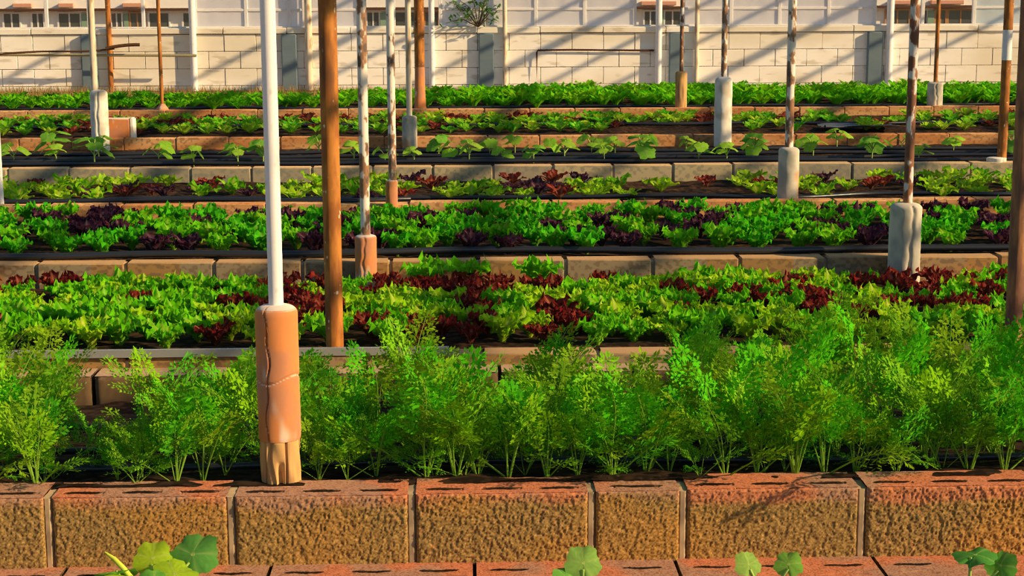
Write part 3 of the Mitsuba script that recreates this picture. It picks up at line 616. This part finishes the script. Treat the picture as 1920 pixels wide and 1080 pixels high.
# bed 3: dense green and purple lettuce
for j, y in enumerate(np.linspace(7.71, 8.92, 6)):
    for x in np.arange(-2.99, 3.5, 0.19):
        x_, y_ = x + (0.095 if j % 2 else 0) + rng.uniform(-.04, .04), y + rng.uniform(-.04, .04)
        if not in_view(x_, y_): continue
        pur = patch(x_, y_, 3.0, 8.4) + rng.uniform(-.3, .3) > 0.66
        if pur: k = thing('purple_lettuce', 'dark purple lettuce in the dense bed behind the tan kerb', 'lettuce', 'purple lettuces in the dense bed')
        else: k = thing('leaf_lettuce', 'fresh green lettuce in the dense bed behind the tan kerb', 'lettuce', 'green lettuces in the dense bed')
        plants.append((k, 3, j, x_, y_, 'dark purple lettuce' if pur else 'fresh green lettuce'))
        instance(k, f'g_purple_{rng.integers(3)}' if pur else f'g_deep_{rng.integers(4)}', x_, y_, soil_z(3, y_) - 0.004, rng.uniform(0, 6.28), rng.uniform(0.85, 1.12))
# bed 4: sparse young lettuce
for j, y in enumerate(np.linspace(9.55, 10.65, 5)):
    for x in np.arange(-3.4, 4.2, 0.22):
        x_, y_ = x + (0.11 if j % 2 else 0) + rng.uniform(-.05, .05), y + rng.uniform(-.05, .05)
        if not in_view(x_, y_): continue
        if 0.98 < x_ < 1.72 and rng.random() < 0.85: continue
        if patch(x_, y_, 1.6, 5.5) < 0.36: continue
        red = patch(x_, y_, 2.3, 1.7) + rng.uniform(-.12, .12) > 0.60
        if red: k = thing('young_red_lettuce', 'young reddish lettuce in the sparse bed before the grey and tan kerb', 'lettuce', 'young red lettuces in the sparse bed')
        else: k = thing('young_lettuce', 'young yellow green lettuce in the sparse bed before the grey and tan kerb', 'lettuce', 'young green lettuces in the sparse bed')
        plants.append((k, 4, j, x_, y_, 'reddish young lettuce' if red else 'lime green lettuce'))
        instance(k, f'g_youngred_{rng.integers(3)}' if red else f'g_young_{rng.integers(3)}', x_, y_, soil_z(4, y_), rng.uniform(0, 6.28), rng.uniform(0.85, 1.25))
# bed 6: small salad seedlings
for j, y in enumerate(np.linspace(13.3, 14.4, 5)):
    for x in np.arange(-4.3, 5.2, 0.175):
        x_, y_ = x + (0.1 if j % 2 else 0) + rng.uniform(-.05, .05), y + rng.uniform(-.05, .05)
        if not in_view(x_, y_): continue
        if x_ > 1.3 and j < 2 and rng.random() < 0.72: continue
        if patch(x_, y_, 1.4, 2.2) < (0.30 if x_ < 1.5 else 0.40): continue
        k = thing('salad_seedling', 'small frilly salad seedling in the bed behind the sandy orange kerb', 'seedling', 'salad seedlings behind the cucumbers')
        plants.append((k, 6, j, x_, y_, 'small salad seedling'))
        instance(k, f'g_salad_{rng.choice([0, 0, 1, 1, 2, 3])}', x_, y_, soil_z(6, y_), rng.uniform(0, 6.28), rng.uniform(0.85, 1.25))
# bed 7: leafy green strip
for j, y in enumerate(np.linspace(14.98, 16.75, 9)):
    for x in np.arange(-4.9, 6.2, 0.295):
        x_, y_ = x + (0.13 if j % 2 else 0) + rng.uniform(-.05, .05), y + rng.uniform(-.05, .05)
        if not in_view(x_, y_): continue
        if x_ < -1.2 and y > 16.4: continue
        k = thing('spinach_plant', 'leafy green plant in the dense strip below the back wall', 'leafy plant', 'leafy greens below the back wall')
        plants.append((k, 7, j, x_, y_, 'leafy green plant'))
        instance(k, f'g_spinach_{rng.choice([0, 0, 1, 1, 2, 3])}', x_, y_, soil_z(7, y_) - 0.01, rng.uniform(0, 6.28), rng.uniform(0.95, 1.25) * (1.0 if x_ > 0 else 0.72 if x_ < -1.2 else 0.82))

# ------------------------------------------------------------------ round leaves: cucumber seedlings and the plants at the bottom edge
def round_leaf(R, cup, wave, base, rib, seed, nr=6, na=26, lobe=0.10):
    r_ = np.random.default_rng(seed); ph = r_.uniform(0, 6.28, 4)
    a = np.arange(na) * 2 * np.pi / na; rr = np.linspace(0, 1, nr)[1:]
    A, Q = np.meshgrid(a, rr, indexing='xy')
    out = 1 + lobe * np.cos(5 * A) + 0.05 * np.sin(13 * A + ph[0]) - 0.55 * np.exp(-(((A - np.pi + np.pi) % (2 * np.pi) - np.pi + 0) / 0.25) ** 2) * 0
    notch = np.exp(-((np.minimum(A, 2 * np.pi - A)) / 0.22) ** 2)
    rad = R * Q * out * (1 - 0.45 * notch)
    X, Y = -rad * np.sin(A), -rad * np.cos(A) + R * 0.35
    Z = cup * R * Q ** 2 + wave * R * Q ** 2 * (np.sin(3 * A + ph[1]) + 0.6 * np.sin(5 * A + ph[2])) + 0.03 * R * np.abs(np.sin(2.5 * A)) * Q
    v = np.vstack([[[0, R * 0.35, 0]], np.stack([X, Y, Z], -1).reshape(-1, 3)])
    f = [[0, 1 + i, 1 + (i + 1) % na] for i in range(na)]
    f = np.vstack([f, grid_faces(nr - 1, na, True) + 1])
    vein = np.exp(-(np.abs(np.sin(2.5 * (A + np.pi / 5))) / 0.16) ** 2) * (1 - 0.5 * Q)
    c = np.array(base) * (1 - 0.6 * vein[..., None]) + np.array(rib) * 0.6 * vein[..., None]
    c = np.vstack([[rib], c.reshape(-1, 3)])
    return v, f, np.clip(c * (1 + 0.06 * r_.standard_normal((len(c), 1))), 0.002, 0.95)
def place_leaf(m, az, tilt, pos):
    v, f, c = m
    ct, st = math.cos(tilt), math.sin(tilt); ca, sa = math.cos(az), math.sin(az)
    v = v @ np.array([[1, 0, 0], [0, ct, st], [0, -st, ct]]) @ np.array([[ca, sa, 0], [-sa, ca, 0], [0, 0, 1]]) + np.array(pos)
    return PL((v, f), 'm_leaf', True, color=c)
def leafy_plant_group(gname, n, R, H, seed, base, rib, spread=0.5):
    r_ = np.random.default_rng(seed); g = {'type': 'shapegroup'}
    st = []
    for i in range(n):
        az = i * 2.4 + r_.uniform(-.4, .4); h = H * (0.45 + 0.55 * (i + 1) / n); out = spread * R * 2 * r_.uniform(0.6, 1.2)
        pos = np.array([-math.sin(az) * out, math.cos(az) * out, h])
        sc = r_.uniform(0.7, 1.15)
        m = round_leaf(R * sc, r_.uniform(-.25, .05), 0.05, np.array(base) * r_.uniform(0.8, 1.25), rib, seed * 9 + i)
        g['leaf' if i == 0 else f'leaf_{i:03d}'] = place_leaf(m, az, r_.uniform(-0.9, -0.2), pos)
        st.append(tube([[0, 0, 0], [0, 0, h * 0.5], pos * [0.5, 0.5, 0.85], pos], [0.004, 0.0035, 0.003, 0.0022], 6))
    vs, fs = cat(st)
    g['stem'] = PL((vs, fs), 'm_stem', True, color=np.tile([[0.36, 0.50, 0.12]], (len(vs), 1)))
    scene[gname] = g
for i in range(5): leafy_plant_group(f'g_cucumber_{i}', 3 + i % 3, 0.048, 0.10 + 0.02 * (i % 3), 300 + i, ((0.30, 0.64, 0.05), (0.38, 0.70, 0.06), (0.22, 0.58, 0.06))[i % 3], (0.45, 0.6, 0.2))
CUC = [(-3.11, 11.56), (-2.83, 11.61), (-2.53, 11.45), (-2.1, 11.5), (-1.81, 11.2), (-1.64, 11.8), (-1.52, 11.25), (-1.36, 11.35), (-1.06, 12.3), (-.75, 11.5), (-.53, 11.4), (-.33, 11.4), (-.17, 12.1), (-.06, 11.55), (.05, 11.45), (.28, 11.3), (.39, 12.15), (.49, 11.3), (.66, 12.2), (.72, 11.6), (.95, 12.1), (.98, 11.35), (1.23, 11.3), (1.36, 12.2), (1.66, 12.2),
       (1.64, 11.4), (1.82, 11.3), (2.14, 12.0), (2.08, 11.65), (2.47, 11.55), (2.49, 11.9), (2.83, 12.4), (2.85, 11.4), (3.02, 11.9), (3.15, 11.3), (3.31, 12.35), (3.6, 12.0), (-3.0, 12.2), (-2.2, 12.25), (-2.62, 12.0), (0.2, 11.9), (1.1, 11.85), (3.9, 11.6)]
for i, (x, y) in enumerate(CUC):
    k = thing('cucumber_seedling', 'young cucumber plant with round light green leaves over black hoses', 'seedling', 'cucumber seedlings over the hoses')
    plants.append((k, 5, 0 if y < 11.7 else 1, x, y, 'cucumber seedling'))
    instance(k, f'g_cucumber_{i % 5}', x, y, soil_z(5, y), rng.uniform(0, 6.28), rng.uniform(0.9, 1.35))

def front_plant(label, x, y, z, leaves, base=(0.30, 0.60, 0.06)):
    """leaves: (dx, dy, height above the soil, radius, azimuth, tilt, colour factor)"""
    k = thing('squash_plant', label, 'plant'); st = []
    for i, (dx, dy, h, R, az, tilt, cf) in enumerate(leaves):
        m = round_leaf(R, -0.18, 0.09, np.array(base) * np.array(cf), (0.62, 0.72, 0.25), 500 + i + int(x * 100), 9, 44, 0.08)
        v, f, c = m
        m2 = place_leaf(m, az, tilt, (0, 0, 0))
        part(k, 'leaf', at(m2, x + dx, y + dy, z + h))
        st.append(tube([[0, 0, 0], [dx * 0.3, dy * 0.3, h * 0.6], [dx, dy, h]], [0.005, 0.004, 0.003], 8))
    vs, fs = cat(st)
    part(k, 'stem', at(PL((vs, fs), 'm_stem', True, color=np.tile([[0.4, 0.55, 0.12]], (len(vs), 1))), x, y, z))
    return k
kp = front_plant('bushy light green plant before the footing row at the left', -0.66, 3.28, 0.09,
    [(-0.06, 0.0, 0.150, 0.042, 0.3, -0.5, (0.7, .9, 1)), (0.01, 0.02, 0.155, 0.040, 0.0, 0.9, (1.3, 1.05, .6)), (0.085, 0.03, 0.155, 0.055, -0.4, 0.75, (0.5, .8, 1.6)), (0.07, -0.03, 0.140, 0.046, 0.5, 0.5, (1.3, 1.05, .6)), (-0.03, -0.05, 0.135, 0.045, 0.9, 0.3, (1.2, 1, .6)), (-0.15, 0.02, 0.118, 0.05, 1.2, -0.3, (.4, .7, 1.8)), (0.14, 0.0, 0.130, 0.036, -1.2, -0.2, (.6, .8, 1.2)), (0.2, -0.03, 0.105, 0.04, -1.4, -0.2, (.6, .8, 1.2)), (0.03, -0.06, 0.13, 0.04, 0.2, 0.6, (.55, .8, 1.2))])
part(kp, 'tendril', at(PL(tube([[-0.02, 0, 0.12], [-0.045, 0.0, 0.155], [-0.065, 0.01, 0.172], [-0.085, 0.015, 0.185]], [0.006, 0.006, 0.005, 0.002], 8), 'm_stem', True, color=np.tile([[0.55, 0.62, 0.06]], (34, 1))), -0.66, 3.28, 0.09), 'yellow green shoot')
front_plant('pale green single upright leaf before the footing row near the centre', 0.245, 3.29, 0.09, [(0.0, 0.0, 0.135, 0.038, 0.0, 1.1, (1.0, 1.0, 2.2)), (-0.03, -0.02, 0.115, 0.03, 0.8, 0.7, (.6, .85, 1.5))])
front_plant('two small rounded leaves before the footing row right of centre', 0.63, 3.29, 0.09, [(-0.035, 0.0, 0.130, 0.030, 0.4, 1.0, (1.1, 1.0, 2.2)), (0.045, 0.0, 0.130, 0.030, -0.3, 0.9, (.8, .95, 1.5))])
front_plant('curled dark green leaf at the bottom right corner', 1.06, 3.29, 0.09, [(0.0, 0.0, 0.150, 0.045, -0.9, 0.15, (.4, .75, 1.4)), (0.06, 0.0, 0.12, 0.035, -0.9, 0.9, (.5, .8, 1.2))])

# ------------------------------------------------------------------ carrots
def frond(Lf, lean, curl, seed, density=1.0):
    """one feathery carrot leaf: petiole, rachis, pinnae, lobed leaflets; bends outward along +y"""
    r_ = np.random.default_rng(seed)
    n = 14; s = np.linspace(0, 1, n); a = lean + curl * s ** 2
    ds = Lf / (n - 1)
    py = np.r_[0, np.cumsum(np.sin((a[1:] + a[:-1]) / 2) * ds)]; pz = np.r_[0, np.cumsum(np.cos((a[1:] + a[:-1]) / 2) * ds)]
    px = 0.012 * Lf / 0.3 * np.sin(s * 5 + r_.uniform(0, 6)) * s
    path = np.stack([px, py, pz], 1)
    sv, sf = tube(path, 0.0023 * (1 - 0.75 * s) + 0.0003, 5, caps=False)
    quads_p, ax, wd = [], [], []
    tris_v = []
    npin = 8
    for i in range(npin):
        t = 0.42 + 0.56 * (i / (npin - 1)) ** 0.9
        p = np.array([np.interp(t, s, path[:, k]) for k in range(3)])
        ang = np.interp(t, s, a)
        up = np.array([0, math.sin(ang), math.cos(ang)])
        nor = np.array([0, -math.cos(ang), math.sin(ang)])
        lp = Lf * 0.32 * (1 - (t - 0.42) / 0.62) ** 0.8 * r_.uniform(0.8, 1.15) + 0.008
        for sd in (-1, 1):
            side = np.array([sd, 0, 0.0])
            d = side * 0.75 + up * 0.62 + nor * r_.uniform(-0.45, 0.35); d /= np.linalg.norm(d)
            q = np.cross(d, nor); q /= np.linalg.norm(q)
            m = max(2, int(4 * lp / 0.08 + 1.0))
            w0 = 0.0007
            tris_v.append([p - q * w0, p + q * w0, p + d * lp])
            for j in range(m + 1):
                u = 0.25 + 0.75 * j / m
                c = p + d * lp * u + nor * (-0.12 * lp * u * u)
                ll = 0.025 * (1.15 - 0.6 * u) * r_.uniform(0.75, 1.25)
                for s2 in ((-1, 1) if j < m else (0,)):
                    dd = d * (0.75 if s2 else 1) + q * s2 * 0.75 + nor * r_.uniform(-0.5, 0.5); dd /= np.linalg.norm(dd)
                    e = np.cross(dd, nor); e /= np.linalg.norm(e) + 1e-9
                    w = ll * 0.21
                    tris_v.append([c, c + dd * ll * 0.55 + e * w, c + dd * ll]); tris_v.append([c, c + dd * ll, c + dd * ll * 0.55 - e * w])
                    if ll > 0.011:
                        for s3 in (-1, 1):
                            d3 = dd * 0.7 + e * s3 * 0.7; c3 = c + dd * ll * 0.35
                            tris_v.append([c3, c3 + d3 * ll * 0.5 + dd * ll * .08, c3 + d3 * ll * 0.3 - dd * ll * 0.1 * 0])
    tv = np.array(tris_v).reshape(-1, 3); tf = np.arange(len(tv)).reshape(-1, 3)
    v, f = cat([(sv, sf), (tv, tf)])
    g0 = np.array([0.135, 0.48, 0.012]) * np.array([r_.uniform(0.6, 1.7), r_.uniform(0.75, 1.15), r_.uniform(0.7, 1.8)])
    col = np.vstack([np.array([0.26, 0.48, 0.05])[None] * np.ones((len(sv), 1)), g0[None] * np.repeat(r_.uniform(0.75, 1.3, (len(tf), 1)), 3, 0)])
    return v, f, np.clip(col, 0, .9)
FR = []
for i in range(12):
    v, f, c = frond(0.30 * (0.8 + 0.05 * (i % 7)), 0.05, 0.25 + 0.09 * (i % 6), 700 + i)
    FR.append(PL((v, f), 'm_frond', True, color=c))
def carrot_group(gname, n, seed, spread):
    r_ = np.random.default_rng(seed); g = {'type': 'shapegroup'}
    for i in range(n):
        az = i * 2.4 + r_.uniform(-.4, .4); tilt = spread * r_.uniform(0.2, 1.0) * (0.4 + 0.6 * (i / n)) + (0.55 if i % 5 == 4 else 0); sc = r_.uniform(0.7, 1.1)
        m = T().rotate([0, 0, 1], math.degrees(az)) @ T().translate([0, 0.004, 0]) @ T().rotate([1, 0, 0], -math.degrees(tilt)) @ T().scale(sc)
        g['frond' if i == 0 else f'frond_{i:03d}'] = {**FR[(seed * 5 + i * 7) % 12], 'to_world': m}
    scene[gname] = g
for i in range(6): carrot_group(f'g_carrot_{i}', (6, 7, 6, 8, 5, 7)[i], i, 0.5)
for i in range(3): carrot_group(f'g_sprig_{i}', 5, 20 + i, 1.2)
FRONT_ROW = [-1.38, -1.29, -1.17, -1.08, -0.97, -0.80, -0.745, -0.655, -0.60, -0.335, -0.27, -0.205, -0.09, -0.02, 0.03, 0.10, 0.19, 0.26, 0.34, 0.42, 0.475, 0.60, 0.68, 0.76, 0.83, 0.91, 1.0, 1.09, 1.17, 1.25, 1.34, 1.43, 1.52]
def carrot(x, y, s, tall=1.0, row=0):
    if abs(x + 0.419) < 0.075 and y < 3.8: return
    if -0.42 < x < -0.18 and y < 3.8: s = s * 0.62
    k = thing('carrot_plant', 'feathery green carrot plant in the bed behind the front blocks', 'carrot plant', 'carrot plants behind the front blocks')
    plants.append((k, 1, row, x, y, 'feathery carrot plant'))
    instance(k, f'g_carrot_{rng.integers(6)}', x, y, soil_z(1, y) - 0.005, rng.uniform(0, 6.28), s, tall)
for x in FRONT_ROW: carrot(x, 3.675 + rng.uniform(-.035, .035), rng.uniform(0.72, 0.98) * (0.62 if 130 < px_of(x, 3.74) < 300 else 1))
for j, (y, step, h) in enumerate(((3.95, 0.115, 1.0), (4.25, 0.135, 1.05), (4.55, 0.155, 1.1), (4.82, 0.18, 1.1))):
    for x in np.arange(-1.95, 2.2, step):
        x_ = x + rng.uniform(-.04, .04); y_ = y + rng.uniform(-.06, .06)
        if not in_view(x_, y_, 0.25): continue
        if 140 < px_of(x_, y_) < 290 or (1110 < px_of(x_, y_) < 1265 and y_ > 4.1): continue
        if j >= 1 and x_ < 0.6 and rng.random() < (0.2, 0.4, 0.55)[j - 1]: continue
        carrot(x_, y_, rng.uniform(0.78, 1.02), h * (1.16 if x_ > 0.6 else 1.0), j + 1)
for i in range(48):
    x = -1.25 + 2.55 * i / 47 + rng.uniform(-.04, .04)
    k = thing('carrot_seedling', 'low feathery carrot seedling at the foot of the front carrot row', 'carrot seedling', 'carrot seedlings at the front row')
    y = rng.uniform(3.64, 3.95)
    if abs(x + 0.419) < 0.13 and y < 3.8: y += 0.17
    plants.append((k, 1, 9, x, y, 'low carrot seedling'))
    instance(k, f'g_sprig_{i % 3}', x, y, soil_z(1, y) - 0.003, rng.uniform(0, 6.28), rng.uniform(0.38, 0.62))

# labels of the plants: counted along their row from the nearest pole
LAND = {1: [(517, 'the terracotta collar'), (625, 'the thick rusty pole'), (1694, 'the double collar')],
        2: [(507, 'the white pole'), (620, 'the thick rusty pole'), (1692, 'the double collar'), (1900, 'the dark edge pole')],
        3: [(507, 'the white pole'), (617, 'the thick rusty pole'), (736, 'the flaking pole'), (1491, 'the grey collar'), (1692, 'the double collar')],
        4: [(507, 'the white pole'), (615, 'the thick rusty pole'), (736, 'the flaking pole'), (1491, 'the grey collar'), (1700, 'the dark speckled pole')],
        5: [(182, 'the white double collar'), (507, 'the white pole'), (736, 'the flaking pole'), (1356, 'the smooth white collar'), (1700, 'the dark speckled pole')],
        6: [(182, 'the white double collar'), (507, 'the white pole'), (769, 'the short pale collar'), (1356, 'the smooth white collar'), (1700, 'the dark speckled pole')],
        7: [(182, 'the tall collar'), (507, 'the white pole'), (787, 'the flared orange pole'), (1279, 'the sandy collar'), (1755, 'the grey collar')]}
BEDNAME = {1: 'carrot bed', 2: 'mixed bed', 3: 'dense bed', 4: 'sparse bed', 5: 'hose bed', 6: 'salad bed', 7: 'leafy strip'}
slots = {}
for k, zone, row, x, y, noun in plants:
    p = px_of(x, y); ref = min(LAND[zone], key=lambda a: abs(a[0] - p))
    slots.setdefault((zone, row, noun, ref[1], p < ref[0]), []).append((abs(p - ref[0]), k))
for (zone, row, noun, ref, left), found in slots.items():
    for n_, (_, k) in enumerate(sorted(found)):
        where = 'foot' if row == 9 else ('front row' if row == 0 else f'{ORD[row]} row')
        labels[k]['label'] = f"{ORD[min(n_, 19)]} {noun} {'left' if left else 'right'} of {ref}, {where} of the {BEDNAME[zone]}"

# ------------------------------------------------------------------ shrub on the back wall, dry weeds at its foot
k = thing('shrub', 'small bushy green shrub hanging over the back wall at the pilaster left of centre', 'shrub')
r_ = np.random.default_rng(5); st, lv, lc = [], [], []
for i in range(14):
    a, b = r_.uniform(-0.42, 0.28), r_.uniform(0.05, 0.5)
    p0, p1 = np.array([0.0, 0, 0]), np.array([a, r_.uniform(-0.22, 0.1), b - 0.12 * (abs(a) > 0.2)])
    pm = (p0 + p1) / 2 + [0, -0.03, 0.08]
    st.append(tube([p0, pm, p1], [0.008, 0.006, 0.003], 5))
    for j in range(16):
        t = r_.uniform(0.35, 1.05); c = (1 - t) ** 2 * p0 + 2 * t * (1 - t) * pm + t * t * p1 + r_.uniform(-.05, .05, 3)
        v, f, cc = lettuce_leaf(0.07, 0.018, r_.uniform(0.5, 1.9), 0.4, 0.02, 0.0, (0.10, 0.26, 0.05), (0.06, 0.22, 0.04), (0.2, 0.36, 0.1), 900 + i * 20 + j, 5, 4)
        az = r_.uniform(0, 6.28); v = v @ np.array([[math.cos(az), math.sin(az), 0], [-math.sin(az), math.cos(az), 0], [0, 0, 1]]) + c
        lv.append((v, f)); lc.append(cc)
vs, fs = cat(st); part(k, 'branches', at(PL((vs, fs), 'm_stem', True, color=np.tile([[0.16, 0.11, 0.06]], (len(vs), 1))), 0.22, 21.16, 1.04))
vs, fs = cat(lv); part(k, 'foliage', at(PL((vs, fs), 'm_leaf', True, color=np.vstack(lc)), 0.22, 21.16, 1.04), kind='stuff')
wv, wc = [], []
r_ = np.random.default_rng(6)
for i in range(5200):
    x = r_.uniform(-7.5, 1.0); x = x if x < -1.0 or r_.random() < 0.5 else x - 5
    y = 17.02 + 1.8 * r_.random() ** 1.6; z = np.interp(y, gy, gz); h = r_.uniform(0.06, 0.15) * (1.1 if x < -1 else 0.9)
    d = r_.uniform(-.06, .06, 2); w = 0.009
    az = r_.uniform(0, 3.14)
    wv.append([[x - w * math.cos(az), y - w * math.sin(az), z - .01], [x + w * math.cos(az), y + w * math.sin(az), z - .01], [x + d[0], y + d[1], z + h]])
    wc.append(np.array([(0.42, 0.27, 0.08), (0.30, 0.19, 0.07), (0.24, 0.22, 0.07), (0.5, 0.36, 0.15)][r_.integers(4)]))
wv = np.array(wv).reshape(-1, 3)
k = thing('dry_weeds', 'strip of dry brown weeds at the foot of the back wall', 'dry weeds', kind='stuff')
scene[k] = PL((wv, np.arange(len(wv)).reshape(-1, 3)), 'm_leaf', True, color=np.repeat(np.array(wc), 3, 0))
